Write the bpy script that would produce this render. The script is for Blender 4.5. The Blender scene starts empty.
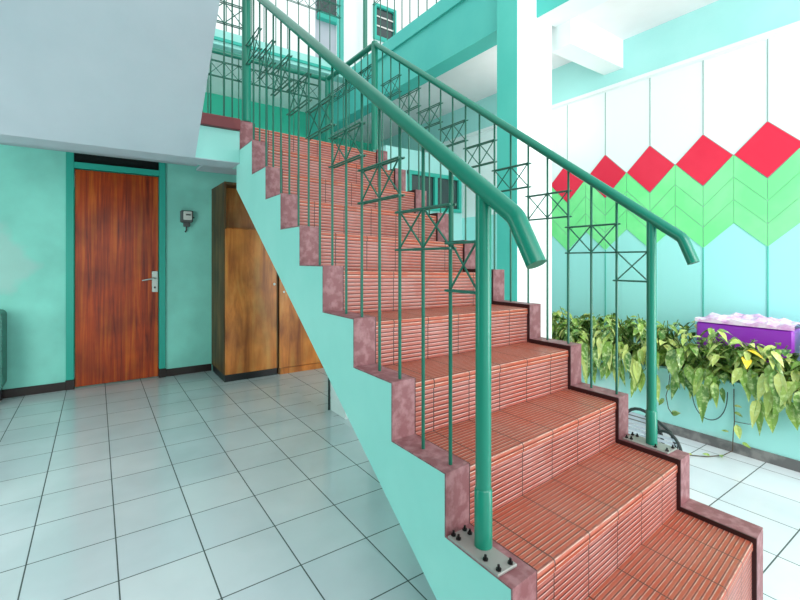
import bpy, math, random
from mathutils import Vector, Matrix
random.seed(7)
C = bpy.context.scene.collection
S = bpy.context.scene

# ---------------------------------------------------------------- materials
def lin(c):
    return tuple(((v/255)/12.92 if v/255 <= .04045 else ((v/255+.055)/1.055)**2.4) for v in c) + (1,)

def newmat(name):
    m = bpy.data.materials.new(name); m.use_nodes = True
    nt = m.node_tree; b = nt.nodes['Principled BSDF']
    return m, nt, b

def nd(nt, t, **k):
    n = nt.nodes.new(t)
    for a, v in k.items():
        if a in n.inputs.keys(): n.inputs[a].default_value = v
        else: setattr(n, a, v)
    return n

def coords(nt, kind='Object', scale=(1,1,1)):
    tc = nd(nt, 'ShaderNodeTexCoord'); mp = nd(nt, 'ShaderNodeMapping')
    mp.inputs['Scale'].default_value = scale
    nt.links.new(tc.outputs[kind], mp.inputs['Vector'])
    return mp.outputs['Vector']

def ramp(nt, fac, stops):
    r = nd(nt, 'ShaderNodeValToRGB')
    el = r.color_ramp.elements
    while len(el) < len(stops): el.new(.5)
    for e, (p, c) in zip(el, stops): e.position = p; e.color = c
    nt.links.new(fac, r.inputs['Fac'])
    return r.outputs['Color']

def mixc(nt, fac, a, b, mode='MIX'):
    m = nd(nt, 'ShaderNodeMix', data_type='RGBA', blend_type=mode)
    for sock, v in ((m.inputs[0], fac), (m.inputs[6], a), (m.inputs[7], b)):
        if hasattr(v, 'is_output'): nt.links.new(v, sock)
        else: sock.default_value = v
    return m.outputs[2]

def mth(nt, op, a, b=0.0, c=None):
    m = nd(nt, 'ShaderNodeMath', operation=op)
    for i, v in enumerate((a, b, c)):
        if v is None: continue
        if hasattr(v, 'is_output'): nt.links.new(v, m.inputs[i])
        else: m.inputs[i].default_value = v
    return m.outputs[0]

def bump(nt, b, h, strength=.3, dist=.002):
    n = nd(nt, 'ShaderNodeBump'); n.inputs['Strength'].default_value = strength
    n.inputs['Distance'].default_value = dist
    nt.links.new(h, n.inputs['Height']); nt.links.new(n.outputs['Normal'], b.inputs['Normal'])

def plain(name, c, rough=.5, metal=0, spec=.5):
    m, nt, b = newmat(name)
    b.inputs['Base Color'].default_value = lin(c); b.inputs['Roughness'].default_value = rough
    b.inputs['Metallic'].default_value = metal
    b.inputs['Specular IOR Level'].default_value = spec
    return m

def paint(name, c, c2=None, rough=.55, scale=1.6, amt=.5, lo=.45, hi=.62, bmp=.15, spec=.3):
    m, nt, b = newmat(name)
    v = coords(nt)
    n = nd(nt, 'ShaderNodeTexNoise'); n.inputs['Scale'].default_value = scale
    n.inputs['Detail'].default_value = 5; n.inputs['Roughness'].default_value = .55
    nt.links.new(v, n.inputs['Vector'])
    c2 = c2 or tuple(min(255, x*1.06) for x in c)
    col = ramp(nt, n.outputs['Fac'], [(lo, lin(c)), (hi, lin(tuple(a+(b_-a)*amt*2 if amt < .5 else b_ for a, b_ in zip(c, c2))))])
    nt.links.new(col, b.inputs['Base Color'])
    b.inputs['Roughness'].default_value = rough
    b.inputs['Specular IOR Level'].default_value = spec
    n2 = nd(nt, 'ShaderNodeTexNoise'); n2.inputs['Scale'].default_value = 35; n2.inputs['Detail'].default_value = 4
    nt.links.new(v, n2.inputs['Vector']); bump(nt, b, n2.outputs['Fac'], bmp, .003)
    return m

def wood(name, ca, cb, cc, sc=(14, 14, 1.1), rough=.32):
    m, nt, b = newmat(name)
    v = coords(nt, scale=sc)
    n = nd(nt, 'ShaderNodeTexNoise'); n.inputs['Scale'].default_value = 1.0
    n.inputs['Detail'].default_value = 7; n.inputs['Roughness'].default_value = .62; n.inputs['Distortion'].default_value = .6
    nt.links.new(v, n.inputs['Vector'])
    col = ramp(nt, n.outputs['Fac'], [(.3, lin(ca)), (.5, lin(cb)), (.72, lin(cc))])
    v2 = coords(nt, scale=(1.7, 1.7, 1.3))
    k = nd(nt, 'ShaderNodeTexNoise'); k.inputs['Scale'].default_value = 2; k.inputs['Detail'].default_value = 3
    nt.links.new(v2, k.inputs['Vector'])
    f = ramp(nt, k.outputs['Fac'], [(.35, (.42, .38, .36, 1)), (.62, (1, 1, 1, 1))])
    col = mixc(nt, .75, col, f, 'MULTIPLY')
    nt.links.new(col, b.inputs['Base Color'])
    b.inputs['Roughness'].default_value = rough
    bump(nt, b, n.outputs['Fac'], .12, .002)
    return m

def floor_tile():
    m, nt, b = newmat('glazed_floor_tile')
    v = coords(nt, 'UV')
    br = nd(nt, 'ShaderNodeTexBrick'); br.offset = 0; br.squash = 1
    br.inputs['Scale'].default_value = 1
    br.inputs['Brick Width'].default_value = .2967; br.inputs['Row Height'].default_value = .309
    br.inputs['Mortar Size'].default_value = .0027; br.inputs['Mortar Smooth'].default_value = .1
    br.inputs['Color1'].default_value = lin((222, 226, 230)); br.inputs['Color2'].default_value = lin((213, 220, 226))
    br.inputs['Mortar'].default_value = lin((78, 88, 88))
    nt.links.new(v, br.inputs['Vector'])
    n = nd(nt, 'ShaderNodeTexNoise'); n.inputs['Scale'].default_value = 2.2; n.inputs['Detail'].default_value = 6
    nt.links.new(v, n.inputs['Vector'])
    f = ramp(nt, n.outputs['Fac'], [(.35, (.88, .9, .9, 1)), (.6, (1, 1, 1, 1))])
    nt.links.new(mixc(nt, 1.0, br.outputs['Color'], f, 'MULTIPLY'), b.inputs['Base Color'])
    r = ramp(nt, br.outputs['Fac'], [(0, (.13, .13, .13, 1)), (1, (.8, .8, .8, 1))])
    nt.links.new(r, b.inputs['Roughness'])
    bump(nt, b, mth(nt, 'SUBTRACT', 1.0, br.outputs['Fac']), .5, .002)
    return m

def terracotta(name, base, dark, pale, line_tone, gd=.8, ed=.6):
    # ribbed clay stair tile: ribs run along u, tiles .2 wide
    m, nt, b = newmat(name)
    v = coords(nt, 'UV')
    sx = nd(nt, 'ShaderNodeSeparateXYZ'); nt.links.new(v, sx.inputs[0])
    rib = mth(nt, 'FRACT', mth(nt, 'DIVIDE', sx.outputs['Y'], .0185))
    d = mth(nt, 'ABSOLUTE', mth(nt, 'SUBTRACT', rib, .5))            # 0 mid rib .. .5 groove
    groove = ramp(nt, d, [(.30, (0, 0, 0, 1)), (.42, (1, 1, 1, 1))])
    edge = ramp(nt, rib, [(.68, (0, 0, 0, 1)), (.74, (1, 1, 1, 1)), (.86, (1, 1, 1, 1)), (.92, (0, 0, 0, 1))])
    tj = mth(nt, 'FRACT', mth(nt, 'DIVIDE', mth(nt, 'ADD', sx.outputs['X'], 10-.061), .2))
    jd = mth(nt, 'ABSOLUTE', mth(nt, 'SUBTRACT', tj, .5))
    jn = ramp(nt, jd, [(.484, (0, 0, 0, 1)), (.491, (1, 1, 1, 1))])
    tid = mth(nt, 'FLOOR', mth(nt, 'DIVIDE', mth(nt, 'ADD', sx.outputs['X'], 10-.061+.1), .2))
    oi = nd(nt, 'ShaderNodeObjectInfo')
    wn = nd(nt, 'ShaderNodeTexWhiteNoise', noise_dimensions='2D')
    cb = nd(nt, 'ShaderNodeCombineXYZ'); nt.links.new(tid, cb.inputs[0]); nt.links.new(oi.outputs['Random'], cb.inputs[1])
    nt.links.new(cb.outputs[0], wn.inputs['Vector'])
    n = nd(nt, 'ShaderNodeTexNoise'); n.inputs['Scale'].default_value = 22; n.inputs['Detail'].default_value = 5
    nt.links.new(v, n.inputs['Vector'])
    n3 = nd(nt, 'ShaderNodeTexNoise'); n3.inputs['Scale'].default_value = 4; n3.inputs['Detail'].default_value = 3
    nt.links.new(v, n3.inputs['Vector'])
    col = mixc(nt, mth(nt, 'MULTIPLY', wn.outputs['Value'], .55), lin(base), lin(tuple(x*.86 for x in base)))
    gn = ramp(nt, n.outputs['Fac'], [(.36, (.55, .55, .55, 1)), (.6, (1, 1, 1, 1))])
    pale_mottle = ramp(nt, n3.outputs['Fac'], [(.42, (0, 0, 0, 1)), (.7, (.6, .6, .6, 1))])
    col = mixc(nt, pale_mottle, col, lin(pale))  # broad noise mixes in the pale tone
    col = mixc(nt, mth(nt, 'MULTIPLY', groove, mth(nt, 'MULTIPLY', gn, gd)), col, lin(dark))
    edge_breakup = ramp(nt, n.outputs['Fac'], [(.34, (.25, .25, .25, 1)), (.55, (1, 1, 1, 1))])
    col = mixc(nt, mth(nt, 'MULTIPLY', mth(nt, 'MULTIPLY', edge, edge_breakup), ed), col, lin(line_tone))  # thin pale line on one flank of each rib, broken by noise
    col = mixc(nt, jn, col, lin((70, 40, 34)))
    nt.links.new(col, b.inputs['Base Color'])
    b.inputs['Roughness'].default_value = .42
    h = mth(nt, 'SUBTRACT', 1.0, mth(nt, 'MAXIMUM', groove, jn))
    bump(nt, b, h, .6, .003)
    return m

def leafmat(name, a, bb, c):
    m, nt, b = newmat(name)
    at = nd(nt, 'ShaderNodeAttribute', attribute_name='leaf_tone')
    col = ramp(nt, at.outputs['Fac'], [(0, lin(a)), (.55, lin(bb)), (.92, lin(c)), (1, lin((238, 205, 60)))])
    n = nd(nt, 'ShaderNodeTexNoise'); n.inputs['Scale'].default_value = 45; n.inputs['Detail'].default_value = 4
    nt.links.new(coords(nt), n.inputs['Vector'])
    f = ramp(nt, n.outputs['Fac'], [(.5, (0, 0, 0, 1)), (.68, (.6, .6, .6, 1))])
    nt.links.new(mixc(nt, f, col, lin((225, 235, 170))), b.inputs['Base Color'])
    b.inputs['Roughness'].default_value = .3
    return m

def patched_wall(name, c, patchc, cx, cz, rx, rz):
    # teal paint with old pale repair patches
    m, nt, b = newmat(name)
    v = coords(nt)
    n = nd(nt, 'ShaderNodeTexNoise'); n.inputs['Scale'].default_value = 2.1; n.inputs['Detail'].default_value = 6
    nt.links.new(v, n.inputs['Vector'])
    sx = nd(nt, 'ShaderNodeSeparateXYZ'); nt.links.new(v, sx.inputs[0])
    dx = mth(nt, 'DIVIDE', mth(nt, 'SUBTRACT', sx.outputs['X'], cx), rx)
    dz = mth(nt, 'DIVIDE', mth(nt, 'SUBTRACT', sx.outputs['Z'], cz), rz)
    r = mth(nt, 'SQRT', mth(nt, 'ADD', mth(nt, 'MULTIPLY', dx, dx), mth(nt, 'MULTIPLY', dz, dz)))
    r = mth(nt, 'ADD', r, mth(nt, 'MULTIPLY', mth(nt, 'SUBTRACT', n.outputs['Fac'], .5), 2.4))
    f = ramp(nt, r, [(.75, (.6, .6, .6, 1)), (1.0, (0, 0, 0, 1))])
    base = ramp(nt, n.outputs['Fac'], [(.38, lin(c)), (.68, lin(tuple(min(255, x*1.08+6) for x in c)))])
    nt.links.new(mixc(nt, f, base, lin(patchc)), b.inputs['Base Color'])
    b.inputs['Roughness'].default_value = .5; b.inputs['Specular IOR Level'].default_value = .3
    bump(nt, b, n.outputs['Fac'], .2, .01)
    return m

def twotone(name, top, bot, z):
    m, nt, b = newmat(name)
    sx = nd(nt, 'ShaderNodeSeparateXYZ'); nt.links.new(coords(nt), sx.inputs[0])
    f = mth(nt, 'GREATER_THAN', sx.outputs['Z'], z)
    nt.links.new(mixc(nt, f, lin(bot), lin(top)), b.inputs['Base Color'])
    b.inputs['Roughness'].default_value = .5; b.inputs['Specular IOR Level'].default_value = .3
    return m

M = {}
M['floor'] = floor_tile()
M['clay'] = terracotta('ribbed_terracotta', (172, 74, 48), (74, 28, 22), (166, 104, 88), (236, 208, 194))
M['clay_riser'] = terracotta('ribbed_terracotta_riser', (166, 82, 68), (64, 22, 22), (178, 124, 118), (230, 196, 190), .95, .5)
M['cap'] = paint('maroon_cement_cap', (130, 82, 86), (154, 110, 114), rough=.5, scale=26, bmp=.4, amt=1)
M['redcap'] = paint('maroon_landing_edge', (112, 50, 54), (128, 62, 64), rough=.4, scale=6, amt=1)
M['skirt'] = plain('dark_skirting', (48, 16, 20), .45)
M['stair_teal'] = paint('pale_teal_stair_paint', (152, 216, 208), (162, 222, 214), scale=1.2, amt=1)
M['wall_teal'] = patched_wall('teal_wall_patched', (142, 220, 206), (190, 222, 216), -.82, 1.2, .36, .34)
M['deep_teal'] = paint('deep_teal_wall', (60, 196, 166), (70, 204, 172), amt=1)
M['beam_teal'] = paint('teal_beam_paint', (84, 196, 186), (92, 202, 190), amt=1)
M['pale_teal'] = paint('pale_turquoise_paint', (170, 228, 224), (178, 232, 228), amt=1)
M['col_teal'] = paint('column_teal', (88, 204, 190), (98, 210, 196), amt=1)
M['white'] = paint('white_paint', (240, 246, 246), (246, 250, 250), amt=1)
M['pink'] = paint('off_white_ceiling', (238, 232, 234), (244, 238, 240), amt=1)
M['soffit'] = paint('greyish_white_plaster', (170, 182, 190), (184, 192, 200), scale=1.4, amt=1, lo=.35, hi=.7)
M['mural_wall'] = twotone('white_over_turquoise_wall', (244, 252, 252), (170, 240, 236), 1.75)
M['red'] = paint('red_mural_paint', (238, 44, 74), (244, 54, 82), amt=1, bmp=.3)
M['green'] = paint('light_green_mural_paint', (128, 240, 152), (144, 246, 164), amt=1, scale=3)
M['line'] = plain('pale_groove_line', (196, 240, 228), .6)
M['chevline'] = plain('grey_green_groove_line', (146, 204, 172), .6)
M['darkline'] = plain('dark_groove_line', (146, 172, 166), .6)
M['tealline'] = plain('teal_groove_line', (90, 190, 176), .6)
M['rail'] = plain('glossy_teal_enamel', (12, 122, 100), .28)
M['rod'] = plain('dark_teal_enamel', (16, 96, 78), .35)
M['frame_teal'] = plain('teal_frame_paint', (46, 178, 160), .4)
M['base'] = plain('dark_baseboard_tile', (44, 30, 28), .35)
M['black'] = plain('near_black', (22, 22, 26), .4)
M['door'] = wood('red_brown_door_wood', (104, 16, 2), (196, 66, 6), (228, 112, 26), sc=(26, 26, 1.0))
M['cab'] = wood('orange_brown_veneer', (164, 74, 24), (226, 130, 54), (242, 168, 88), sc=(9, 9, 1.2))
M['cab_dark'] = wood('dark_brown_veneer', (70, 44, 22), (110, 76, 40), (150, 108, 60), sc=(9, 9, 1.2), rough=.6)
M['glass'] = plain('dark_window_glass', (40, 62, 62), .08, 0, .8)
M['transom'] = plain('black_transom_glass', (16, 22, 20), .15)
M['steel'] = plain('galvanised_steel', (150, 146, 142), .45, .3)
M['bolt'] = plain('black_bolt', (30, 28, 28), .4, .6)
M['chrome'] = plain('brushed_chrome', (214, 214, 208), .25, .7)
M['white_pl'] = plain('white_plastic', (228, 228, 222), .4)
M['grey_pl'] = plain('grey_plastic', (96, 100, 100), .45)
M['green_pl'] = plain('grey_green_plastic', (62, 122, 108), .4)
M['planter'] = paint('turquoise_planter_paint', (168, 228, 222), (200, 236, 232), scale=3, amt=1, lo=.5, hi=.75)
M['soil'] = paint('brown_soil', (92, 62, 38), (130, 92, 58), scale=18, amt=1, rough=.9, bmp=1)
M['stonebase'] = paint('grey_stone_skirting', (106, 104, 104), (136, 132, 130), scale=14, amt=1)
M['leaf'] = leafmat('variegated_leaf', (62, 108, 40), (138, 170, 70), (214, 216, 128))
M['stem'] = plain('green_stem', (98, 128, 58), .6)
M['brownstem'] = plain('brown_stem', (78, 62, 44), .7)
M['purple'] = plain('purple_plastic', (150, 48, 184), .3)
M['lid'] = paint('pale_pink_lid', (240, 214, 232), (222, 160, 214), scale=14, amt=1, rough=.3)
M['cable'] = plain('black_cable', (28, 40, 40), .5)
M['strap'] = plain('white_webbing', (196, 202, 212), .5)

# ---------------------------------------------------------------- mesh helpers
class MB:
    def __init__(s): s.v = []; s.f = []; s.m = []; s.uv = []; s.t = []
    def face(s, pts, mi=0, uv=None, tone=0.0):
        i = len(s.v); s.v += [tuple(p) for p in pts]; s.f.append(tuple(range(i, i+len(pts)))); s.m.append(mi)
        s.uv.append(uv); s.t.append(tone)
    def add(s, vs, fs, mi=0):
        i = len(s.v); s.v += [tuple(p) for p in vs]
        for f in fs: s.f.append(tuple(i+k for k in f)); s.m.append(mi); s.uv.append(None); s.t.append(0.0)
        return s
    def box(s, x0, x1, y0, y1, z0, z1, mi=0, b=0.0, T=None):
        if b > 0:
            b = min(b, (x1-x0)*.45, (y1-y0)*.45, (z1-z0)*.45)
            vs = []; idx = {}
            for sx in (0, 1):
                for sy in (0, 1):
                    for sz in (0, 1):
                        X = (x0, x1)[sx]; Y = (y0, y1)[sy]; Z = (z0, z1)[sz]
                        dx = b if sx == 0 else -b; dy = b if sy == 0 else -b; dz = b if sz == 0 else -b
                        idx[sx, sy, sz] = len(vs); vs += [(X, Y+dy, Z+dz), (X+dx, Y, Z+dz), (X+dx, Y+dy, Z)]
            I = lambda a, c, d, k: idx[a, c, d]+k
            fs = []
            for a in (0, 1):
                q = [I(a, 0, 0, 0), I(a, 1, 0, 0), I(a, 1, 1, 0), I(a, 0, 1, 0)]; fs.append(q if a else q[::-1])
                q = [I(0, a, 0, 1), I(1, a, 0, 1), I(1, a, 1, 1), I(0, a, 1, 1)]; fs.append(q[::-1] if a else q)
                q = [I(0, 0, a, 2), I(1, 0, a, 2), I(1, 1, a, 2), I(0, 1, a, 2)]; fs.append(q if a else q[::-1])
            for a in (0, 1):
                for c in (0, 1):
                    e = [I(a, c, 0, 0), I(a, c, 0, 1), I(a, c, 1, 1), I(a, c, 1, 0)]; fs.append(e)
                    e = [I(a, 0, c, 0), I(a, 0, c, 2), I(a, 1, c, 2), I(a, 1, c, 0)]; fs.append(e)
                    e = [I(0, a, c, 1), I(0, a, c, 2), I(1, a, c, 2), I(1, a, c, 1)]; fs.append(e)
                    for d in (0, 1): fs.append([I(a, c, d, 0), I(a, c, d, 1), I(a, c, d, 2)])
            if T: vs = [T(*p) for p in vs]
            return s.add(vs, fs, mi)
        vs = [(x, y, z) for x in (x0, x1) for y in (y0, y1) for z in (z0, z1)]
        if T: vs = [T(*p) for p in vs]
        return s.add(vs, [(0, 1, 3, 2), (4, 6, 7, 5), (0, 4, 5, 1), (2, 3, 7, 6), (0, 2, 6, 4), (1, 5, 7, 3)], mi)
    def prism(s, poly, x0, x1, mi=0, T=None, axis='X'):
        n = len(poly)
        if axis == 'X': vs = [(x0, a, b) for a, b in poly]+[(x1, a, b) for a, b in poly]
        elif axis == 'Y': vs = [(a, x0, b) for a, b in poly]+[(a, x1, b) for a, b in poly]
        else: vs = [(a, b, x0) for a, b in poly]+[(a, b, x1) for a, b in poly]
        if T: vs = [T(*p) for p in vs]
        fs = [tuple(range(n))[::-1], tuple(range(n, 2*n))]+[(i, (i+1) % n, n+(i+1) % n, n+i) for i in range(n)]
        return s.add(vs, fs, mi)
    def tube(s, pts, r, n=8, mi=0, cap=True):
        P = [Vector(p) for p in pts]; R = r if isinstance(r, (list, tuple)) else [r]*len(P)
        rings = []; nrm = None
        for i, p in enumerate(P):
            if i == 0: d = P[1]-P[0]
            elif i == len(P)-1: d = P[-1]-P[-2]
            else: d = (P[i]-P[i-1]).normalized()+(P[i+1]-P[i]).normalized()
            d.normalize()
            if nrm is None:
                a = Vector((0, 0, 1)) if abs(d.z) < .9 else Vector((1, 0, 0)); nrm = d.cross(a).normalized()
            nrm = (nrm-d*nrm.dot(d)).normalized(); bn = d.cross(nrm)
            sc = 1.0
            if 0 < i < len(P)-1:
                c = (P[i]-P[i-1]).normalized().dot(d); sc = 1/max(.5, c)
            rings.append([p+(nrm*math.cos(2*math.pi*k/n)+bn*math.sin(2*math.pi*k/n))*R[i] for k in range(n)])
        vs = [q for rg in rings for q in rg]; fs = []
        for i in range(len(P)-1):
            for k in range(n): fs.append((i*n+k, i*n+(k+1) % n, (i+1)*n+(k+1) % n, (i+1)*n+k))
        if cap: fs += [tuple(range(n))[::-1], tuple((len(P)-1)*n+k for k in range(n))]
        return s.add(vs, fs, mi)
    def build(s, name, mats, parent=None, smooth=False, loc=None):
        me = bpy.data.meshes.new(name); me.from_pydata([Vector(v) for v in s.v], [], s.f)
        if not isinstance(mats, (list, tuple)): mats = [mats]
        for m in mats: me.materials.append(m)
        for p, mi in zip(me.polygons, s.m): p.material_index = mi; p.use_smooth = False
        if any(u is not None for u in s.uv):
            L = me.uv_layers.new(name='UVMap')
            for p, u in zip(me.polygons, s.uv):
                if u:
                    for li, c in zip(p.loop_indices, u): L.data[li].uv = c
        if any(s.t):
            at = me.attributes.new('leaf_tone', 'FLOAT', 'FACE')
            for i, t in enumerate(s.t): at.data[i].value = t
        if smooth:
            for p in me.polygons: p.use_smooth = len(p.vertices) <= 4
        o = bpy.data.objects.new(name, me); C.objects.link(o)
        if parent is None and loc is not None:
            me.transform(Matrix.Translation(-Vector(loc))); o.location = loc
        if parent is not None:
            o.parent = parent
            me.transform(Matrix.Translation(-world_loc(parent)))
        return o

WL = {}
def world_loc(o):
    v = Vector((0, 0, 0))
    while o: v += Vector(o.location); o = o.parent
    return v

def thing(name, label, cat, loc=(0, 0, 0), group=None, kind=None):
    o = bpy.data.objects.new(name, None); C.objects.link(o); o.location = loc; o.empty_display_size = .1
    if kind: o['kind'] = kind
    else: tag(o, label, cat, group)
    return o
def tag(o, label, cat, group=None):
    o['label'] = label; o['category'] = cat
    if group: o['group'] = group
    return o
def struct(o, label=None):
    o['kind'] = 'structure'
    if label: o['label'] = label; 
    return o
def smooth_by_angle(o, ang=40):
    me = o.data
    for p in me.polygons: p.use_smooth = True
    try: me.set_sharp_from_angle(angle=math.radians(ang))
    except Exception: pass

# ---------------------------------------------------------------- stair geometry
RISE, RUN = .2025, .279
Zk = lambda k: RISE*k-.015
Yk = lambda k: .732+RUN*(k-2)
ZN = [0]+[RISE*k-.015 for k in range(1, 12)]
ZL = [0, .18, .384, .570, .7735, .967, 1.178, 1.378, 1.578, 1.777, 2.003, 2.2125]
ZR = [0, .16, .357, .550, .755, .949, 1.145, 1.337, 1.547, 1.750, 1.964, 2.177]
YN = [.732+RUN*(k-2) for k in range(1, 12)]
YL = [.455, .732, .984, 1.270, 1.546, 1.838, 2.115, 2.394, 2.660, 2.944, 3.246]
YR = [.581, .840, 1.107, 1.362, 1.624, 1.903, 2.159, 2.441, 2.706, 2.987, 3.270]
def interp(v, a, b):
    if v <= a[0]: return v-a[0]+b[0]
    for i in range(len(a)-1):
        if v <= a[i+1]: return b[i]+(b[i+1]-b[i])*(v-a[i])/(a[i+1]-a[i])
    return v-a[-1]+b[-1]
def W(x, y, z):               # the real flight is slightly out of square, steps not all equal
    t = (x-.85)/1.18
    return (x, interp(y, YN, YL)*(1-t)+interp(y, YN, YR)*t, interp(z, ZN, ZL)*(1-t)+interp(z, ZN, ZR)*t if z > 0 else z)
def tread_at(x, y):
    t = (x-.85)/1.18; k = 1
    for i in range(11):
        if YL[i]*(1-t)+YR[i]*t <= y: k = i+1
    return ZL[k]*(1-t)+ZR[k]*t
def WS(x, y, z): return (x, y-SO, z) if y > SO/2 else W(x, y, z)
SO = 50.0
XL0, XL1, XR0, XR1 = .85, .952, 2.03, 2.135

stair = thing('staircase', 'straight flight of red ribbed tile steps with pale turquoise sides rising across the middle', 'staircase', (1.5, .5, 0))
# concrete body with sloping soffit
def soff(y): return .78+.715*(y-1.945)
ZF = -.1333                   # foot of the tall first riser, in stair units
def profile(dy, dz, top=11):
    pts = [(Yk(1)+dy, ZF)]
    for k in range(1, top+1):
        pts.append((Yk(k)+dy, Zk(k)-dz))
        if k < top: pts.append((Yk(k+1)+dy, Zk(k)-dz))
    return pts
body = profile(.03, .05)+[(3.34+SO, 2.15), (3.34+SO, 1.725), (.80+SO, .015), (.80+SO, ZF)]
MB().prism(body, XL1-.002, XR0+.002, T=WS).build('concrete_body', M['stair_teal'], stair)
for nm, a, b in (('left_stringer', XL0, XL1), ('right_stringer', XR0, XR1)):
    st = profile(.006, .005)+[(3.34+SO, 2.19), (3.34+SO, 1.725), (.80+SO, .015), (.80+SO, ZF)]
    MB().prism(st, a, b, T=WS).build('stringer', M['stair_teal'], stair)
    cp = profile(0, 0)
    inner = profile(.006, .005)
    cap = cp+[(3.31, Zk(11)), (3.31, Zk(11)-.005)]+inner[::-1]
    MB().prism(cap, a-.001, b+.001, T=W).build('curb_cap', M['cap'], stair)
    # dark skirting on the inner side of the curb, above tread and before riser
    s0, s1 = (b-.001, b+.006) if nm[0] == 'l' else (a-.006, a+.001)
    q1 = profile(.001, .001); q2 = profile(.03, .03)
    MB().prism(q1+q2[::-1], s0, s1, T=W).build('skirting', M['skirt'], stair)
def slab_uv(mb, pts2, uvs, x0, x1):
    # pts2: list of (y,z) path, strip between consecutive points, v = path length
    n = 12
    for i in range(len(pts2)-1):
        (ya, za), (yb, zb) = pts2[i], pts2[i+1]
        for j in range(n):
            xa = x0+(x1-x0)*j/n; xb = x0+(x1-x0)*(j+1)/n
            mb.face([W(xa, ya, za), W(xb, ya, za), W(xb, yb, zb), W(xa, yb, zb)], 0,
                    [(xa, uvs[i]), (xb, uvs[i]), (xb, uvs[i+1]), (xa, uvs[i+1])])
for k in range(1, 12):
    y0 = Yk(k)+.012; y1 = Yk(k+1)+.02 if k < 11 else Yk(k)+.3
    z = Zk(k)-.022
    mb = MB(); r = .010
    path = [(y0+.0, z-.034), (y0, z-r), (y0+r*.3, z-r*.3), (y0+r, z), (y1, z), (y1, z-.026), (y0+.03, z-.026), (y0+.02, z-.034), (y0, z-.034)]
    L = [-.034, -r, -.004, .002]; L += [.002+(y1-y0-r)]; L += [L[-1]+.02, L[-1]+.2, L[-1]+.21, L[-1]+.22]
    slab_uv(mb, path, L, XL1-.004, XR0+.004)
    mb.build('tread', M['clay'], stair)
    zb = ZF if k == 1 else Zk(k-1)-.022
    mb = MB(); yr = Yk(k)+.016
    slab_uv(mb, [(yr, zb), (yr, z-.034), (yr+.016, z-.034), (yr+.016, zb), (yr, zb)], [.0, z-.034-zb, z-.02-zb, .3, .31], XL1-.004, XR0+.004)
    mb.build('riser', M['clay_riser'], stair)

# ---------------------------------------------------------------- railings
def bent_rail(mb, pts, r, n=14):
    mb.tube(pts, r, n)
def arc(p0, p1, p2, q=.04, n=5):
    a, b, c = Vector(p0), Vector(p1), Vector(p2)
    s = b+(a-b).normalized()*q; e = b+(c-b).normalized()*q
    return [tuple((1-t)**2*s+2*t*(1-t)*b+t*t*e) for t in [i/n for i in range(n+1)]]

def brace(parent, X, Ya, Za, Yb, Zb, h, mid=True, axis='Y'):
    """braced panel between two balusters; (Ya,Za) near, (Yb,Zb) far, flat bars"""
    mb = MB()
    def P(a, z, o=0): return (X+o, a, z) if axis == 'Y' else (a, X+o, z)
    e = .012
    for z in (Za, Za+h):
        lo, hi = min(Ya, Yb)-e, max(Ya, Yb)+e
        for o in (-.011, .011):
            mb.tube([P(lo, z, o), P(hi, z, o)], .0042, 6)
        mb.tube([P(lo+e, z, -.012), P(lo+e, z, .012)], .005, 6); mb.tube([P(hi-e, z, -.012), P(hi-e, z, .012)], .005, 6)
    xs = [Ya, (Ya+Yb)/2, Yb] if mid else [Ya, Yb]
    for a, b in zip(xs[:-1], xs[1:]):
        mb.tube([P(a, Za, .004), P(b, Za+h, .004)], .0035, 5); mb.tube([P(a, Za+h, -.004), P(b, Za, -.004)], .0035, 5)
    o = mb.build('brace_panel', M['rod'], parent); smooth_by_angle(o)
    return o
def rod(parent, x, y, z0, z1, r=.0060, name='baluster', mat='rod'):
    o = MB().tube([(x, y, z0), (x, y, z1)], r, 8).build(name, M[mat], parent); smooth_by_angle(o); return o
def post(parent, x, y, z0, z1, r, sleeve=0, name='post'):
    mb = MB()
    if sleeve:
        mb.tube([(x, y, z0), (x, y, z0+sleeve), (x, y, z0+sleeve+.004)], [r+.003, r+.003, r], 20); mb.tube([(x, y, z0+sleeve), (x, y, z1)], r, 20)
    else: mb.tube([(x, y, z0), (x, y, z1)], r, 20)
    o = mb.build(name, M['rail'], parent); smooth_by_angle(o); return o
def plate(parent, x0, x1, y0, y1, z):
    o = MB().box(x0, x1, y0, y1, z, z+.008, b=.002).build('base_plate', M['steel'], parent)
    for fy in (.06, .3, .84, .95):
        for fx in ((.2, .8) if fy != .3 else (.2,)):
            bx = x0+(x1-x0)*fx; by = y0+(y1-y0)*fy
            mb = MB(); mb.tube([(bx, by, z+.008), (bx, by, z+.013)], .0075, 6); mb.tube([(bx, by, z+.013), (bx, by, z+.022)], .0035, 8)
            mb.build('bolt', M['bolt'], o)
    return o

# left (near) railing
XH = .90
LR = lambda y: 1.381+.756*(y-.853)
B_Y, E_Y, E_Z = .765, .700, 1.19
rl = thing('stair_railing', 'teal metal handrail with crossed braces along the near left side of the steps', 'railing', (XH, .89, Zk(2)))
mb = MB()
p0 = (XH, 3.25, LR(3.25)); b1 = (XH, B_Y, LR(B_Y)); e1 = (XH, E_Y, E_Z)
pts = [p0]+arc(p0, b1, e1, .016)+[e1]
mb.tube(pts, .0255, 20)
smooth_by_angle(mb.build('handrail', M['rail'], rl))
post(rl, XH+.003, .885, ZL[2]+.007, LR(.885)-.01, .0225, .16)
plate(rl, XL0-.003, XL1-.03, .778, .975, ZL[2])
post(rl, XH, 3.262, Zk(11), LR(3.25)+.05, .032, name='newel_post')
dy = .1375
for i in range(16):
    y = 1.022+dy*i; k = int((y-.732)/RUN+2+1e-6)
    rod(rl, XH, y, tread_at(XH, y)-.002, LR(y)-.018)
brace(rl, XH, .905, 1.107, 1.022, 1.107, .147, mid=False)
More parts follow.
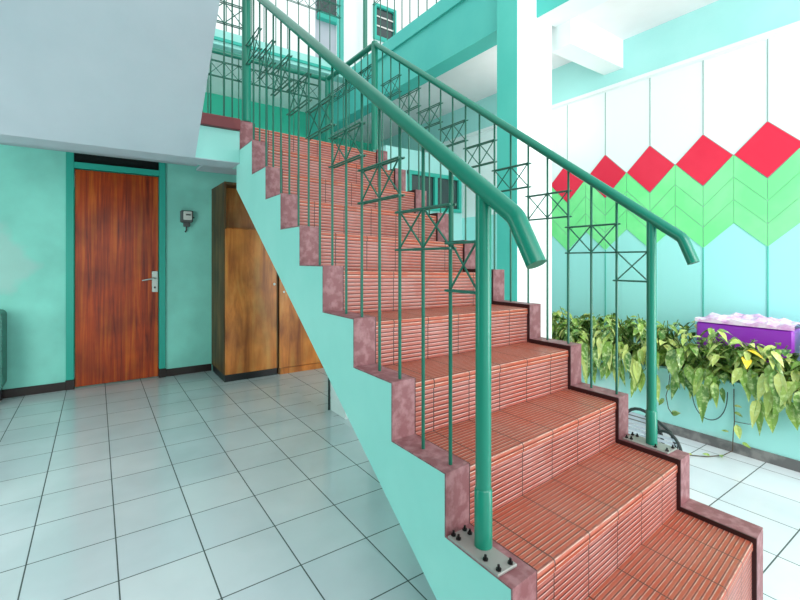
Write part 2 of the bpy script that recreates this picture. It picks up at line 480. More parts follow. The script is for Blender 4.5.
for j in range(8): brace(rl, XH, 1.022+2*dy*j, 1.238+.1975*j, 1.022+2*dy*(j+1), 0, .135)

# right (far) railing, turning level along the landing
XQ = 2.08
RR = lambda y: 1.396+.738*(y-.99)
zt = RR(3.39)
zr = lambda k: ZR[k]-.001
rr = thing('stair_railing', 'teal metal handrail with crossed braces on the far right side, turning along the upper landing', 'railing', (XQ, .985, zr(2)))
b1 = (XQ, .855, RR(.855)); e1 = (XQ, .812, 1.189); t1 = (XQ, 3.39, zt)
pts = [t1]+arc(t1, b1, e1, .014)+[e1]
smooth_by_angle(MB().tube(pts, .0235, 18).build('handrail', M['rail'], rr))
post(rr, XQ+.003, .985, zr(2)+.008, RR(.985)-.01, .0205, .15)
plate(rr, XR0+.008, XR1-.006, .895, 1.095, zr(2))
post(rr, XQ, 3.40, Zk(11)-.02, zt+.02, .029, name='newel_post')
smooth_by_angle(MB().tube([(XQ, 3.39, zt), (XQ, 4.38, zt+.02)], .026, 16).build('landing_rail', M['rail'], rr))
dr = .1325
for i in range(17):
    y = 1.146+dr*i
    kk = 11
    for k in range(2, 12):
        if y < W(2.08, Yk(k), 0)[1]: kk = k-1; break
    rod(rr, XQ, y, tread_at(XQ, y)-.002, RR(y)-.016)
brace(rr, XQ, .999, 1.103, 1.146, 0, .137, mid=False)
for j in range(8): brace(rr, XQ, 1.146+2*dr*j, 1.24+.196*j, 1.146+2*dr*(j+1), 0, .138)
for i in range(1, 8):
    rod(rr, XQ, 3.40+.1225*i, Zk(11)-.02, zt+.005)
for j in range(4): brace(rr, XQ, 3.40+.245*j, 2.90, 3.40+.245*(j+1), 0, .10)
smooth_by_angle(post(rr, XQ, 4.38, Zk(11)-.02, zt+.05, .03, name='newel_post'))
# far landing rail along X
fr = thing('landing_railing', 'teal railing with crossed braces along the back edge of the upper landing', 'railing', (1.2, 4.40, Zk(11)-.01))
zf = zt+.02
smooth_by_angle(MB().tube([(.1, 4.40, zf), (2.08, 4.40, zf)], .026, 14).build('landing_rail', M['rail'], fr))
for i in range(14): rod(fr, .16+.14*i, 4.40, Zk(11)-.001, zf-.015)
for j in range(6): brace(fr, 4.40, .16+.28*j+.14, 2.95, .16+.28*(j+1)+.14, 0, .145, axis='X')
# front landing rail left of the newel
ff = thing('landing_railing', 'short teal railing section between the top newel post and the sloping grey slab', 'railing', (.7, 3.25, Zk(11)))
smooth_by_angle(MB().tube([(.56, 3.262, 3.2), (.875, 3.262, 3.2)], .024, 14).build('landing_rail', M['rail'], ff))
for x in (.60, .655, .745, .80): rod(ff, x, 3.262, Zk(11)-.001, 3.19)
brace(ff, 3.262, .60, 2.885, .885, 0, .147, axis='X')

# ---------------------------------------------------------------- landing, upper flight
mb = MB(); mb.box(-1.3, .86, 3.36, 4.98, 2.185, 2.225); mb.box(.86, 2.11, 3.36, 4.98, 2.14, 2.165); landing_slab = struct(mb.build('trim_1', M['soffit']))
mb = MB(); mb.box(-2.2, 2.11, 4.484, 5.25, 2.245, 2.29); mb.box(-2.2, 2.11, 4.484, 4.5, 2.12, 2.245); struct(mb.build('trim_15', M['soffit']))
mb = MB(); mb.box(-1.2, .849, 3.25, 3.47, 1.906, 2.13); mb.box(-1.2, .849, 3.25, 3.47, 1.9, 1.906, 1); landing_beam = struct(mb.build('trim_2', [M['stair_teal'], M['soffit']]))
mb = MB(); mb.box(.852, 2.12, 3.345, 3.5, 1.905, 2.139); landing_beam2 = struct(mb.build('trim_8', [M['stair_teal']]))
landing_edge = struct(MB().box(-1.2, .846, 3.215, 3.33, 2.132, 2.2125, b=.004).build('trim_3', M['redcap']))
# upper flight: sloping slab towards the camera
uf = thing('upper_staircase', 'underside of the upper flight, a sloping grey white slab at top left', 'staircase', (-.2, 3.25, 1.9))
mb = MB()
yA, yB = 3.25, 1.05
zs = lambda y: 1.9+.7265*(3.25-y)
xr = lambda y: .553-.0364*(3.25-y)
vs = []
for y in (yA, yB):
    for x, z in ((-1.2, zs(y)), (xr(y), zs(y)), (xr(y), zs(y)+.22), (-1.2, zs(y)+.22)): vs.append((x, y-.001, z))
mb.add(vs, [(0, 1, 2, 3), (4, 7, 6, 5), (0, 4, 5, 1), (1, 5, 6, 2), (2, 6, 7, 3), (3, 7, 4, 0)])
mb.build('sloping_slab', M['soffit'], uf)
for i in range(7):
    y = 2.95-.279*i
    MB().box(-1.2, xr(y)-.012, y-.28, y-.002, zs(y)+.221, zs(y)+.36).build('step', M['cap'], uf)
upper_slab = struct(MB().box(-2.2, .5, -.6, 1.04, 3.48, 3.7).build('trim_4', M['soffit']))

# ---------------------------------------------------------------- floor
mb = MB()
ox = .228+.2967*20; oy = -2.255+.309*20
mb.face([(-2.2, -2.5, 0), (1.5, -2.5, 0), (1.5, 6.35, 0), (-2.2, 6.35, 0)], 0, [(-2.2+ox, -2.5+oy), (1.5+ox, -2.5+oy), (1.5+ox, 6.35+oy), (-2.2+ox, 6.35+oy)])
ox2 = ox-.125; oy2 = oy+.126
mb.face([(1.5, -2.5, 0), (4.0, -2.5, 0), (4.0, 6.35, 0), (1.5, 6.35, 0)], 0, [(1.5+ox2, -2.5+oy2), (4+ox2, -2.5+oy2), (4+ox2, 6.35+oy2), (1.5+ox2, 6.35+oy2)])
mb.box(-2.2, 4.0, -2.5, 6.35, -.12, -.003)
struct(mb.build('floor', M['floor']))

# ---------------------------------------------------------------- door wall (Y = 5.1) with opening
DX0, DX1, DZ = -.232, .585, 2.05
mb = MB()
mb.box(-2.2, DX0, 5.1, 5.25, 0, 2.05); mb.box(DX1, 2.11, 5.1, 5.25, 0, 2.05)
mb.box(-2.2, DX0, 5.1, 5.25, 2.05, 2.6); mb.box(DX1, 2.11, 5.1, 5.25, 2.05, 2.196); mb.box(DX0, DX1, 5.1, 5.25, 2.45, 2.6)
mb2 = MB()
mb2.box(-2.2, DX0, 5.1, 5.25, 0, 2.215); mb2.box(DX1, 2.11, 5.1, 5.25, 0, 2.215); mb2.box(-2.2, 2.11, 5.101, 5.25, 2.215, 2.244)
struct(mb2.build('wall_back', M['wall_teal']))
struct(MB().box(-2.3, -2.2, -2.5, 5.25, 0, 3.6).build('wall_left', M['wall_teal']))
mb = MB(); mb.box(-2.2, DX0+.0, 5.085, 5.1, 0, .075, b=.003); struct(mb.build('baseboard_left', M['base']))
mb = MB(); mb.box(DX1, 1.03, 5.085, 5.1, 0, .075, b=.003); struct(mb.build('baseboard_right', M['base']))
d = thing('door_1', '', '', (.18, 5.1, 0), kind='structure')
mb = MB()
for a, b in ((DX0, -.172), (.528, DX1)): mb.box(a, b, 5.075, 5.16, .09, 2.214, b=.003)
mb.box(-.172, .528, 5.078, 5.16, 2.066, 2.122, b=.003)
mb.build('door_frame', M['frame_teal'], d)
mb = MB()
for a, b in ((DX0-.004, -.168), (.524, DX1+.004)): mb.box(a, b, 5.07, 5.155, 0, .09, b=.003)
mb.build('frame_foot', M['base'], d)
MB().box(-.172, .528, 5.13, 5.14, 2.122, 2.214).build('transom_glass', M['transom'], d)
MB().box(-.166, .522, 5.10, 5.14, .012, 2.056, b=.003).build('door_leaf', M['door'], d)
h = MB().box(.463, .518, 5.092, 5.10, .878, 1.092, b=.003).build('door_handle', M['chrome'], d)
smooth_by_angle(MB().tube([(.490, 5.092, 1.02), (.490, 5.05, 1.02), (.478, 5.045, 1.02), (.40, 5.045, 1.005), (.375, 5.05, 1.0)], [.009, .009, .009, .008, .007], 10).build('lever', M['chrome'], h))
mb = MB(); mb.tube([(.490, 5.0925, .925), (.490, 5.089, .925)], .011, 12); mb.build('keyhole', M['black'], h)

# electricity meter
em = thing('electricity_meter', 'small grey electricity meter on the turquoise wall between door and cabinet', 'meter', (.78, 5.1, 1.55))
MB().box(.722, .84, 5.04, 5.10, 1.60, 1.725, b=.01).build('case', M['grey_pl'], em)
MB().box(.745, .828, 5.02, 5.041, 1.625, 1.715, b=.006).build('dial_window', M['white_pl'], em)
MB().box(.768, .812, 5.015, 5.021, 1.672, 1.684).build('counter', M['black'], em)
MB().box(.75, .815, 5.05, 5.10, 1.555, 1.601, b=.008).build('terminal_cover', M['grey_pl'], em)
smooth_by_angle(MB().tube([(.78, 5.08, 1.56), (.782, 5.085, 1.52), (.77, 5.09, 1.50)], .007, 8).build('wire', M['black'], em))
mb = MB(); mb.tube([(.84, 5.07, 1.655), (.856, 5.07, 1.655)], .006, 8); mb.build('switch', M['black'], em)

# rounded object at the left border
pb = thing('water_dispenser', 'rounded grey green plastic cabinet edge at the far left against the wall', 'dispenser', (-.80, 4.9, 0))
poly = []
for cx, cz, a0 in ((-.685, .735, 0), (-.935, .735, 90), (-.935, .16, 180), (-.685, .16, 270)):
    for i in range(5):
        a = math.radians(a0+i*22.5); poly.append((cx+.045*math.cos(a), cz+.045*math.sin(a)))
MB().prism(poly, 4.82, 5.08, axis='Y').build('body', M['green_pl'], pb)
mb = MB()
for x in (-.93, -.69):
    for y in (4.85, 5.05): MB().box(x-.02, x+.02, y-.02, y+.02, 0, .116).build('foot', M['black'], pb)

MB().box(-.93, -.69, 4.814, 4.821, .25, .6, b=.003).build('front_panel', M['grey_pl'], pb)

# ---------------------------------------------------------------- cabinets under the stairs
c1 = thing('cabinet', 'tall brown wooden cabinet with open top shelf, left one under the stairs', 'cabinet', (1.3, 4.75, 0))
mb = MB(); t = .018
mb.box(1.03, 1.03+t, 4.50, 5.08, .075, 1.975); mb.box(1.565-t, 1.565, 4.50, 5.08, .075, 1.975)
mb.box(1.03+t, 1.565-t, 5.06, 5.08, .075, 1.975); mb.box(1.03+t, 1.565-t, 4.505, 5.06, 1.955, 1.975)
mb.box(1.03+t, 1.565-t, 4.51, 5.06, .075, .095); 
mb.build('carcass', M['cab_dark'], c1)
MB().box(1.03+t, 1.565-t, 4.505, 5.06, 1.505, 1.523).build('shelf', M['cab'], c1)
MB().box(1.052, 1.545, 4.75, 4.76, 1.524, 1.954).build('shelf_back', M['cab'], c1)
MB().box(1.035, 1.56, 4.52, 5.05, 0, .075).build('plinth', M['black'], c1)
dd = MB().box(1.035, 1.545, 4.482, 4.499, .078, 1.51, b=.002).build('door', M['cab'], c1)
mb = MB(); mb.tube([(1.513, 4.482, .955), (1.513, 4.468, .955), (1.513, 4.46, .955)], [.007, .007, .014], 10); smooth_by_angle(mb.build('knob', M['white_pl'], dd))
c2 = thing('cabinet', 'brown wooden cabinet showing a sloping sliver of door, right one under the stairs', 'cabinet', (1.85, 4.75, 0))
mb = MB()
mb.box(1.575, 1.575+t, 4.51, 5.08, .0, 1.60); mb.box(2.11-t, 2.11, 4.51, 5.08, 0, 1.6); mb.box(1.575+t, 2.11-t, 4.51, 5.08, 1.582, 1.6)
mb.box(1.575+t, 2.11-t, 5.06, 5.08, 0, 1.58)
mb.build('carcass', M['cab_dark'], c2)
MB().box(1.575+t, 2.11-t, 4.50, 4.515, 0, .062).build('plinth', M['cab'], c2)
dd = MB().box(1.578, 2.105, 4.49, 4.508, .068, 1.578, b=.002).build('door', M['cab'], c2)
mb = MB(); mb.tube([(1.62, 4.49, .87), (1.62, 4.476, .87), (1.62, 4.468, .87)], [.006, .006, .011], 10); smooth_by_angle(mb.build('knob', M['white_pl'], dd))

# slim support behind the stringer
sp = MB().box(1.546, 1.75, 2.95, 3.198, 0, 1.828).build('support_pillar', M['white'], loc=(1.65, 3.08, 0))
tag(sp, 'white pillar foot under the stairs behind the turquoise stringer', 'pillar')
dp = MB().tube([(1.535, 3.21, 0), (1.535, 3.21, 2.03)], .009, 8).build('drain_pipe', M['cable'], loc=(1.535, 3.21, 0)); smooth_by_angle(dp)
tag(dp, 'thin dark pipe standing at the pillar corner under the stairs', 'pipe')

# ---------------------------------------------------------------- right side: wall with mural
wr = struct(MB().box(3.9, 4.05, -2.5, 6.4, 0, 3.7).build('wall_right', M['mural_wall']))
def par(name, pts, t, mat, off=0):
    """flat raised panel on the wall face X=3.9, pts=(y,z)"""
    return MB().prism(pts, 3.9-t-off, 3.9005-off, 0).build(name, M[mat], wr)
ctr = [1.055+.4*k for k in range(-3, 5)]
for y in ctr:
    g = .006
    par('diamond_outline', [(y-.2, 1.985), (y, 2.188), (y+.2, 1.985), (y, 1.78)], .004, 'darkline')
    par('red_diamond', [(y-.2+g, 1.985), (y, 2.188-g), (y+.2-g, 1.985), (y, 1.78+g)], .009, 'red')
    for sg in (-1, 1):
        for j in range(3):
            a0 = y+sg*.004; a1 = y+sg*.197
            zt0 = 1.782-.16*j-.004; zt1 = 1.985-.002-.168*j
            zb0 = 1.782-.16*(j+1)+(.006 if j < 2 else 0); zb1 = 1.985-.168*(j+1)+(.006 if j < 2 else 0)
            pts = [(a0, zt0), (a1, zt1), (a1, zb1), (a0, zb0)]
            if sg < 0: pts = pts[::-1]
            par('green_chevron', pts, .006, 'green')
    par('chevron_backing', [(y-.2, 1.985), (y, 1.782), (y+.2, 1.985), (y+.2, 1.479), (y, 1.3), (y-.2, 1.479)], .002, 'chevline')
    par('groove', [(y-.003, 2.188), (y+.003, 2.188), (y+.003, 2.79), (y-.003, 2.79)], .004, 'darkline')
    par('groove', [(y-.005, .4), (y+.005, .4), (y+.005, 1.3), (y-.005, 1.3)], .004, 'tealline')
# mural beam + little white lip
struct(MB().box(3.85, 3.9, -2.5, 6.3, 2.795, 3.16).build('trim_5', M['pale_teal']))
struct(MB().box(3.84, 3.9, -2.5, 6.3, 2.765, 2.795).build('trim_6', M['white']))
# ceiling of the right bay
struct(MB().box(2.83, 4.05, -1.2, 6.3, 3.16, 3.3).build('ceiling', M['pink']))
# cross beam
struct(MB().box(3.07, 3.849, 2.06, 2.24, 2.91, 3.16).build('trim_7', M['white']))
# near longitudinal beam: teal side, white bottom
mb = MB(); mb.box(2.84, 3.07, -1.2, 2.2, 3.10, 3.5, 0); mb.box(2.829, 2.84, -1.2, 2.2, 3.103, 3.66, 1); mb.box(2.80, 2.829, -1.2, 2.2, 3.42, 3.46, 1)
struct(mb.build('trim_9', [M['white'], M['beam_teal']]))
# column
cl = thing('column', 'tall square column, painted shaded teal on the left face and lit white in front, right of the stairs', 'column', (2.8, 2.3, 0))
MB().box(2.6, 2.605, 2.2, 2.4, 0, 4.6).build('side_face', M['col_teal'], cl)  # teal slab paints this face's shade; the shaft's white paints the front light
MB().box(2.605, 3.02, 2.2, 2.4, 0, 3.10).build('shaft', M['white'], cl)
MB().box(2.605, 2.828, 2.2, 2.4, 3.10, 4.6).build('upper_shaft', M['white'], cl)
# balcony beam
mb = MB(); mb.box(2.65, 2.829, 2.401, 6.3, 3.055, 3.62, 0); mb.box(2.625, 2.65, 2.401, 4.84, 3.48, 3.62, 0)
struct(mb.build('trim_10', M['beam_teal']))
struct(MB().box(2.83, 4.05, -1.2, 6.3, 3.31, 3.61).build('trim_11', M['white']))
# end wall of right bay with window
mb = MB()
WX0, WX1, WZ0, WZ1 = 3.02, 3.86, 1.81, 2.27
mb.box(2.72, WX0, 4.2, 4.32, 0, 2.52); mb.box(WX1, 3.899, 4.2, 4.32, 0, 2.52); mb.box(WX0, WX1, 4.2, 4.32, 0, WZ0); mb.box(WX0, WX1, 4.2, 4.32, WZ1, 2.52)
mb.box(2.72, 3.899, 4.32, 6.29, 2.45, 2.52)
struct(mb.build('wall_far', M['pale_teal']))
w1 = thing('window_1', '', '', (3.44, 4.2, WZ0), kind='structure')
mb = MB(); f = .045
mb.box(WX0, WX1, 4.17, 4.24, WZ0, WZ0+f); mb.box(WX0, WX1, 4.17, 4.24, WZ1-f, WZ1)
for a in (WX0, (WX0+WX1)/2-f/2, WX1-f): mb.box(a, a+f, 4.168, 4.242, WZ0, WZ1)
mb.build('window_frame', M['frame_teal'], w1)
MB().box(WX0+.01, WX1-.01, 4.20, 4.21, WZ0+.01, WZ1-.01).build('pane', M['glass'], w1)

# ---------------------------------------------------------------- far upper floor
struct(MB().box(-1.2, 2.65, 4.84, 5.0, 3.46, 3.62).build('trim_12', M['stair_teal']))
struct(MB().box(-1.2, 2.65, 4.82, 4.84, 3.50, 3.53).build('trim_13', M['frame_teal']))
struct(MB().box(-1.2, 2.65, 5.0, 6.3, 3.46, 3.6).build('ceiling_far', M['white']))
mb = MB(); mb.box(-1.2, 2.65, 5.25, 6.3, 2.05, 2.2); struct(mb.build('floor_upper', M['white']))
struct(MB().box(-1.2, 4.05, 6.3, 6.45, 0, 3.6).build('wall_hall', M['deep_teal']))
struct(MB().box(-1.2, 2.78, 6.3, 6.45, 3.6, 6.6).build('wall_upper', M['white']))
struct(MB().box(3.15, 6.5, 6.3, 6.45, 3.6, 6.6).build('wall_upper_right', M['white']))
mb = MB(); mb.box(2.78, 3.15, 6.34, 6.45, 3.6, 6.6); struct(mb.build('wall_recess', M['soffit']))
w2 = thing('window_2', '', '', (2.98, 6.3, 5.0), kind='structure')
MB().box(2.82, 3.15, 6.24, 6.339, 4.96, 5.05).build('window_frame', M['frame_teal'], w2)
MB().box(2.82, 3.15, 6.32, 6.339, 5.05, 5.6).build('pane', M['glass'], w2)
w3 = thing('window_3', '', '', (4.0, 6.3, 5.0), kind='structure')
mb = MB()
mb.box(3.82, 4.26, 6.24, 6.31, 5.47, 5.52); mb.box(3.82, 4.26, 6.24, 6.31, 4.93, 4.98); mb.box(3.82, 3.86, 6.24, 6.31, 4.98, 5.47); mb.box(4.21, 4.26, 6.24, 6.31, 4.98, 5.47)
mb.build('window_frame', M['frame_teal'], w3)
MB().box(3.86, 4.21, 6.28, 6.299, 4.98, 5.47).build('pane', M['glass'], w3)
mb = MB()
for z in (5.15, 5.31): mb.box(3.86, 4.21, 6.262, 6.275, z, z+.02)
mb.build('window_bar', M['white_pl'], w3)
# far column
c = MB().box(2.52, 2.80, 4.85, 5.04, 3.62, 6.6).build('column', [M['white'], M['col_teal']], loc=(2.66, 4.95, 3.62))
tag(c, 'distant white column on the upper floor, rising from the balcony corner', 'column')
for p in c.data.polygons:
    if p.normal.x < -.5: p.material_index = 1
# upper balcony railings
ub = thing('balcony_railing', 'thin dark bars of the upper balcony railing beside the small barred window', 'railing', (2.68, 4.0, 3.62))
for y in [3.26+.144*i for i in range(9)]: rod(ub, 2.69, y, 3.60, 4.56, .006)
smooth_by_angle(MB().tube([(2.69, 2.4, 4.56), (2.69, 4.62, 4.56)], .025, 12).build('handrail', M['rail'], ub))
rod(ub, 2.68, 4.60, 3.60, 4.62, .028, 'post', 'rail')
for y in [2.5+.144*i for i in range(5)]: rod(ub, 2.69, y, 3.60, 4.56, .006)
brace(ub, 2.69, 4.412-.288, 4.22, 4.412, 0, .15)
ug = thing('balcony_railing', 'thin bars of the upper floor railing before the white wall, above the far beam', 'railing', (1.8, 4.9, 3.62))
for i in range(16): rod(ug, .6+.135*i, 4.90, 3.60, 4.56, .006)
smooth_by_angle(MB().tube([(.0, 4.90, 4.56), (2.5, 4.90, 4.56)], .025, 12).build('handrail', M['rail'], ug))
for j in range(7): brace(ug, 4.90, .6+.27*j, 4.22, .87+.27*j, 0, .15, axis='X')

# ---------------------------------------------------------------- planter
PZ = .44
pl = thing('planter_box', 'long pale turquoise built-in planter box along the mural wall', 'planter', (3.6, 1.0, 0))
MB().box(3.28, 3.36, -1.5, 3.3, .0, PZ, b=.004).build('front_wall', M['planter'], pl)
mb = MB(); mb.box(3.36, 3.899, 3.22, 3.3, 0, PZ); mb.box(3.36, 3.899, -1.5, -1.42, 0, PZ); mb.build('end_wall', M['planter'], pl)
MB().box(3.36, 3.899, -1.42, 3.22, .02, PZ-.03).build('soil', M['soil'], pl)
MB().box(3.268, 3.28, -1.5, 3.3, 0, .062).build('skirting', M['stonebase'], pl)

def leaf(mb, base, d, up, L, w, tone, droop=.35):
    d = Vector(d).normalized(); s = d.cross(Vector(up)); s = s.normalized() if s.length > 1e-3 else Vector((1, 0, 0)); n = s.cross(d)
    P0 = Vector(base); prof = [(0, 0), (.18, .42), (.4, .5), (.62, .40), (.82, .2), (1, 0)]
    prev = None
    for t, q in prof:
        c = P0+d*(L*t)+Vector((0, 0, -1))*(droop*L*t*t)
        l = c+s*(w*q)+n*(w*q*.28); r = c-s*(w*q)+n*(w*q*.28)
        cur = (c, l, r)
        if prev:
            pc, plf, pr = prev
            if (plf-pc).length < 1e-5:
                mb.face([pc, l, c], 0, None, tone); mb.face([pc, c, r], 0, None, tone)
            elif (l-c).length < 1e-5:
                mb.face([plf, c, pc], 0, None, tone); mb.face([pc, c, pr], 0, None, tone)
            else:
                mb.face([plf, l, c, pc], 0, None, tone); mb.face([pc, c, r, pr], 0, None, tone)
        prev = cur
rnd = random.Random(11)
PLANTS = [(-.9, 'beyond the right edge of the picture'), (-.45, ''), (0.0, ''), (.42, ''), (.78, 'with a yellow leaf, in front of the purple box'), (1.10, 'hanging leaves just right of the purple box corner'),
          (1.42, ''), (1.75, ''), (2.08, ''), (2.4, '')]
plabel = {4: 'leafy plant in front of the right half of the purple box, long drooping leaves', 5: 'leafy plant before the left half of the purple box, hanging over a black cable loop',
          6: 'leafy plant in the planter just right of the far handrail post', 7: 'leafy plant in the planter just left of the far handrail post, tallest curling leaf',
          8: 'leafy plant seen between the last balusters, left of the tallest plant', 9: 'leafy plant at the left end of the visible planter, next to the white column', 3: 'leafy plant at the right border of the picture in the planter'}
for idx, (py, _) in enumerate(PLANTS):
    if idx < 3: continue
    lab = plabel.get(idx, 'leafy plant nearest the camera in the planter, past the right border')
    p = thing('leafy_plant', lab, 'plant', (3.5, py, PZ-.03), 'leafy plants along the planter')
    lv = MB(); st = MB()
    for i in range(84):
        bx = rnd.uniform(3.38, 3.66); by = py+rnd.uniform(-.2, .2)
        if idx in (4, 5) or (idx == 3): bx = rnd.uniform(3.36, 3.44)
        hgt = rnd.uniform(.05, .30) if idx <= 5 else rnd.uniform(.05, .35)
        lean = Vector((rnd.uniform(-.75, -.05) if rnd.random() < .7 else rnd.uniform(-.1, .3), rnd.uniform(-.5, .5), 1))
        if idx in (3, 4, 5): lean.x = rnd.uniform(-.8, 0)
        top = Vector((bx, by, PZ-.02))+lean*hgt
        hang = rnd.random() < .09
        if hang: top = Vector((rnd.uniform(3.17, 3.25), by, PZ+rnd.uniform(-.05, .16)))
        mid = Vector((bx, by, PZ))*.5+top*.5+Vector((0, 0, .05))
        st.tube([(bx, by, PZ-.04), mid, top], .003, 5)
        for j in range(5 if not hang else 4):
            if hang:
                a = rnd.uniform(-.5, .5); dv = Vector((rnd.uniform(-.25, -.02), a, rnd.uniform(-1.3, -.6)))
                L = rnd.uniform(.07, .14); up = Vector((-1, rnd.uniform(-.4, .4), .3))
                base = top+Vector((rnd.uniform(-.02, .02), rnd.uniform(-.07, .07), rnd.uniform(-.03, .03)))
            else:
                a = rnd.uniform(0, 6.28); dv = Vector((math.cos(a), math.sin(a), rnd.uniform(-1.1, .4)))
                L = rnd.uniform(.055, .105); up = Vector((rnd.uniform(-.5, .2), rnd.uniform(-.3, .3), 1))
                base = top+Vector((0, 0, -rnd.uniform(0, .09)))
            tip = base+dv.normalized()*L
            if max(base.x, tip.x) > 3.86: dv.x = -abs(dv.x)
            lo = min(base.x, tip.x)
            if not hang and base.x > 3.3 and base.z < PZ+.06: base.z = PZ+.06+rnd.uniform(0, .03)
            tone = rnd.random()*.9+.02
            if idx == 4 and i < 2 and j < 2: tone = 1.0
            leaf(lv, base, dv, up, L, L*.5, tone, droop=rnd.uniform(.2, .8))
    if idx == 7:
        st.tube([(3.42, 1.68, PZ), (3.35, 1.66, PZ+.2), (3.32, 1.62, PZ+.32)], .004, 5)
        leaf(lv, (3.32, 1.62, PZ+.32), (.0, -1, .25), (0, 0, 1), .15, .05, .4, .5)
        leaf(lv, (3.32, 1.64, PZ+.28), (.1, 1, .1), (0, 0, 1), .12, .05, .3, .4)
    lv.build('foliage', M['leaf'], p); st.build('stems', M['stem'], p)

# trailing vines, cable loop
v = thing('trailing_vine', 'thin leafy vine hanging down the planter front to the floor, right part', 'vine', (3.24, 1.0, 0))
st = MB(); pts = [(3.262, 1.05, PZ-.04), (3.262, 1.05, .30), (3.255, 1.045, .2), (3.25, 1.05, .12), (3.24, 1.05, .02), (3.16, 1.07, .006), (3.05, 1.12, .006), (2.99, 1.19, .006)]
st.tube(pts, .0028, 6); st.tube([(3.255, 1.045, .2), (3.24, .97, .21), (3.24, .94, .22)], .002, 5); st.build('stem', M['brownstem'], v)
lv = MB()
for b_, d_, L in (((3.25, 1.045, .30), (-.2, -1, .1), .045), ((3.25, 1.045, .26), (-.1, -1, -.3), .05), ((3.24, 1.03, .19), (-.2, -.3, -1), .08), ((3.24, .96, .22), (-.3, -.5, .6), .07), ((3.24, 1.07, .13), (-.2, 1, .1), .04),
                  ((3.235, 1.0, .09), (-.2, -1, -.3), .05), ((3.14, 1.075, .012), (-1, -.4, .1), .05), ((3.07, 1.11, .012), (-.3, 1, .1), .04), ((3.0, 1.18, .012), (-1, .5, .1), .04)):
    leaf(lv, b_, d_, (-.5, 0, 1), L, L*.5, rnd.uniform(.1, .8), .1)
lv.build('foliage', M['leaf'], v)
v = thing('trailing_vine', 'short vine with two leaves hanging beside the far handrail post', 'vine', (3.25, 1.5, .3))
st = MB(); st.tube([(3.262, 1.42, PZ-.03), (3.255, 1.425, .33), (3.25, 1.44, .26), (3.24, 1.42, .18), (3.23, 1.39, .15)], .0026, 6); st.build('stem', M['brownstem'], v)
lv = MB()
for b_, d_, L in (((3.25, 1.43, .30), (-.2, -.3, 1), .06), ((3.245, 1.45, .24), (-.2, .5, -.8), .06), ((3.235, 1.40, .15), (-.2, -1, .5), .075)):
    leaf(lv, b_, d_, (-1, 0, .4), L, L*.5, .25, .1)
lv.build('foliage', M['leaf'], v)
mb = MB(); n = 22
pts = []
for i in range(n+1):
    t = i/n; a = math.pi*t
    pts.append((3.266-.01*math.sin(a), 1.185+.10*math.cos(a), .37-.20*math.sin(a)**.8+(.07 if False else 0)))
o = mb.tube(pts, .0028, 6).build('cable', M['cable'], loc=(3.25, 1.185, .3)); smooth_by_angle(o)
tag(o, 'thin black cable hanging in a loop on the planter front', 'cable')

# purple box with pale lid
px = thing('storage_box', 'purple plastic storage box with a pale pink lid standing in the planter', 'box', (3.62, 1.07, .41))
MB().box(3.455, 3.78, .81, 1.335, .411, .775, b=.012).build('box_body', M['purple'], px)
mb = MB()
for i in range(12):
    for j in range(8):
        def hh(a, b): return .80+.012*math.sin(a*2.1+b)+.012*math.sin(a*.9)*math.sin(b*.8)+.022*(b/8)*math.exp(-((a-7)/3.0)**2)
        dx = .335/8; dy_ = .535/12; x0 = 3.45+dx*j; y0 = .805+dy_*i
        mb.face([(x0, y0, hh(i, j)), (x0+dx, y0, hh(i, j+1)), (x0+dx, y0+dy_, hh(i+1, j+1)), (x0, y0+dy_, hh(i+1, j))])
    mb.face([(3.45, .805+dy_*i, .775), (3.45, .805+dy_*i, hh(i, 0)), (3.45, .805+dy_*(i+1), hh(i+1, 0)), (3.45, .805+dy_*(i+1), .775)][::-1])
o = mb.build('lid', M['lid'], px); smooth_by_angle(o, 50)
wb = thing('plastic_sack', 'white plastic sack at the right border beside the purple box', 'sack', (3.52, .72, .41))
mb = MB(); rings = []
for i, (zz, rr_) in enumerate(((.41, .07), (.46, .082), (.56, .084), (.68, .08), (.75, .06), (.79, .025), (.82, .035))):
    rings.append([(3.52+rr_*1.1*math.cos(a)*(1+.08*math.sin(5*a+i)), .715+rr_*math.sin(a)*(1+.06*math.sin(4*a+2*i)), zz) for a in [2*math.pi*k/18 for k in range(18)]])
vs = [q for r_ in rings for q in r_]; fs = []
for i in range(6):
    for k in range(18): fs.append((i*18+k, i*18+(k+1) % 18, (i+1)*18+(k+1) % 18, (i+1)*18+k))
fs += [tuple(range(18))[::-1], tuple(6*18+k for k in range(18))]
mb.add(vs, fs); smooth_by_angle(mb.build('bag', M['white_pl'], wb), 60)
smooth_by_angle(MB().tube([(3.52+.028*math.cos(a), .715+.028*math.sin(a), .79) for a in [2*math.pi*k/12 for k in range(13)]], .005, 6).build('tie', M['line'], wb))

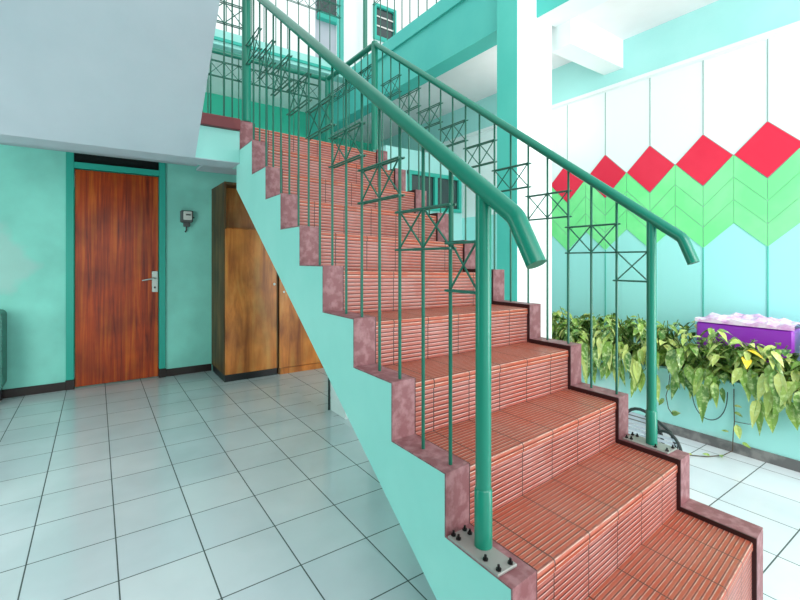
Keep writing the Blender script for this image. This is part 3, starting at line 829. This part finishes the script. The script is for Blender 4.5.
# webbed folding chair lying behind the far post
ch = thing('folding_chair', 'folded chair with white webbing and dark curved frame between the stairs and planter', 'chair', (2.85, 1.45, 0))
mb = MB()
def hoop(cx, cy, w_, h_, lean, z0=.012):
    pts = []
    for i in range(15):
        a = math.pi*i/14
        yy = cy-w_*math.cos(a); q = math.sin(a)**.7
        pts.append((cx+lean*q*h_, yy, z0+q*h_))
    return pts
A = hoop(2.84, 1.40, .13, .25, -.1); B = hoop(2.80, 1.235, .085, .17, -.1)
smooth_by_angle(MB().tube(A, .010, 8).build('back_frame', M['cable'], ch)); smooth_by_angle(MB().tube(B, .009, 8).build('seat_frame', M['cable'], ch))
smooth_by_angle(MB().tube([(2.80, 1.36, .235), (2.80, 1.29, .225), (2.80, 1.215, .18), (2.795, 1.18, .10), (2.79, 1.17, .012)], .009, 8).build('arm_rest', M['cable'], ch))
def sheet(Hp, name):
    mb = MB(); lo = 0.03; top = max(p[2] for p in Hp); n = int((top-lo)/.026)
    for q in range(n):
        z = lo+.026*q; ins = [p for p in Hp if p[2] >= z]
        y0 = min(p[1] for p in ins)+.008; y1 = max(p[1] for p in ins)-.008
        x = Hp[0][0]+(z-.012)*-.1
        if y1-y0 > .02: mb.box(x-.002, x+.002, y0, y1, z, z+.016)
    return mb.build(name, M['strap'], ch)
sheet(A, 'webbing'); sheet(B, 'seat_webbing')

# the stair was laid out in units of one 20 cm riser; its real rise is 18 cm, standing 12 cm up on a taller first riser
K = .9
for o in (stair, rl, rr, fr, ff, uf, landing_slab, landing_beam, landing_beam2, landing_edge, upper_slab):
    o.location = Vector(o.location)*K+Vector((0, 0, .12)); o.scale = (K, K, K)

# ---------------------------------------------------------------- camera
cam = bpy.data.cameras.new('camera'); co = bpy.data.objects.new('camera', cam); C.objects.link(co)
co.location = (0, 0, 1.2); co.rotation_euler = (math.pi/2, 0, -math.radians(34.78))
cam.sensor_width = 36; cam.lens = 36*437.1/800; cam.shift_y = -(300-260.5)/800; cam.clip_start = .02
S.camera = co

# ---------------------------------------------------------------- light
w = bpy.data.worlds.new('world'); S.world = w; w.use_nodes = True
bg = w.node_tree.nodes['Background']; bg.inputs['Color'].default_value = (.93, .98, 1, 1); bg.inputs['Strength'].default_value = 1.35
def area(name, loc, size, sy, rot, power, col=(1, 1, 1)):
    l = bpy.data.lights.new(name, 'AREA'); l.shape = 'RECTANGLE'; l.size = size; l.size_y = sy; l.energy = power; l.color = col
    o = bpy.data.objects.new(name, l); C.objects.link(o); o.location = loc; o.rotation_euler = rot; return o
sun = bpy.data.lights.new('sun', 'SUN'); sun.energy = 0.8; sun.angle = math.radians(25); sun.color = (1, .98, .95)
so = bpy.data.objects.new('sun', sun); C.objects.link(so)
so.rotation_euler = Vector((-.35, -.9, .75)).to_track_quat('Z', 'Y').to_euler()
def aim(o, t): o.rotation_euler = (Vector(t)-Vector(o.location)).to_track_quat('-Z', 'Y').to_euler()
a1 = area('fill_front_right', (1.9, -1.8, 2.4), 2.2, 1.6, (0, 0, 0), 78, (.97, 1, 1)); aim(a1, (3.9, 1.6, 1.9))  # added fill on the mural wall, helping daylight from the open front
a2 = area('fill_left', (-2.0, 2.6, 1.2), 1.6, 1.4, (0, 0, 0), 42, (1, .96, .95)); aim(a2, (1.4, 5.0, .9))  # added fill for door wall and cabinets; left wall has no opening
a3 = area('fill_bay_ceiling', (3.0, -1.6, .8), 1.4, 1.2, (0, 0, 0), 60, (1, .98, .97)); aim(a3, (3.3, 3.6, 3.1))  # added upward fill to brighten the right bay ceiling
pl_ = bpy.data.lights.new('bay_fill', 'POINT'); pl_.energy = 8; pl_.shadow_soft_size = .12; pl_.color = (1, .97, .94)
po = bpy.data.objects.new('bay_fill', pl_); C.objects.link(po); po.location = (3.3, 2.70, 2.6)  # added point fill behind the column, brightens the bay without any fitting
S.view_settings.view_transform = 'Standard'; S.view_settings.look = 'None'; S.view_settings.gamma = 1
S.view_settings.exposure = -0.1; S.view_settings.use_curve_mapping = False
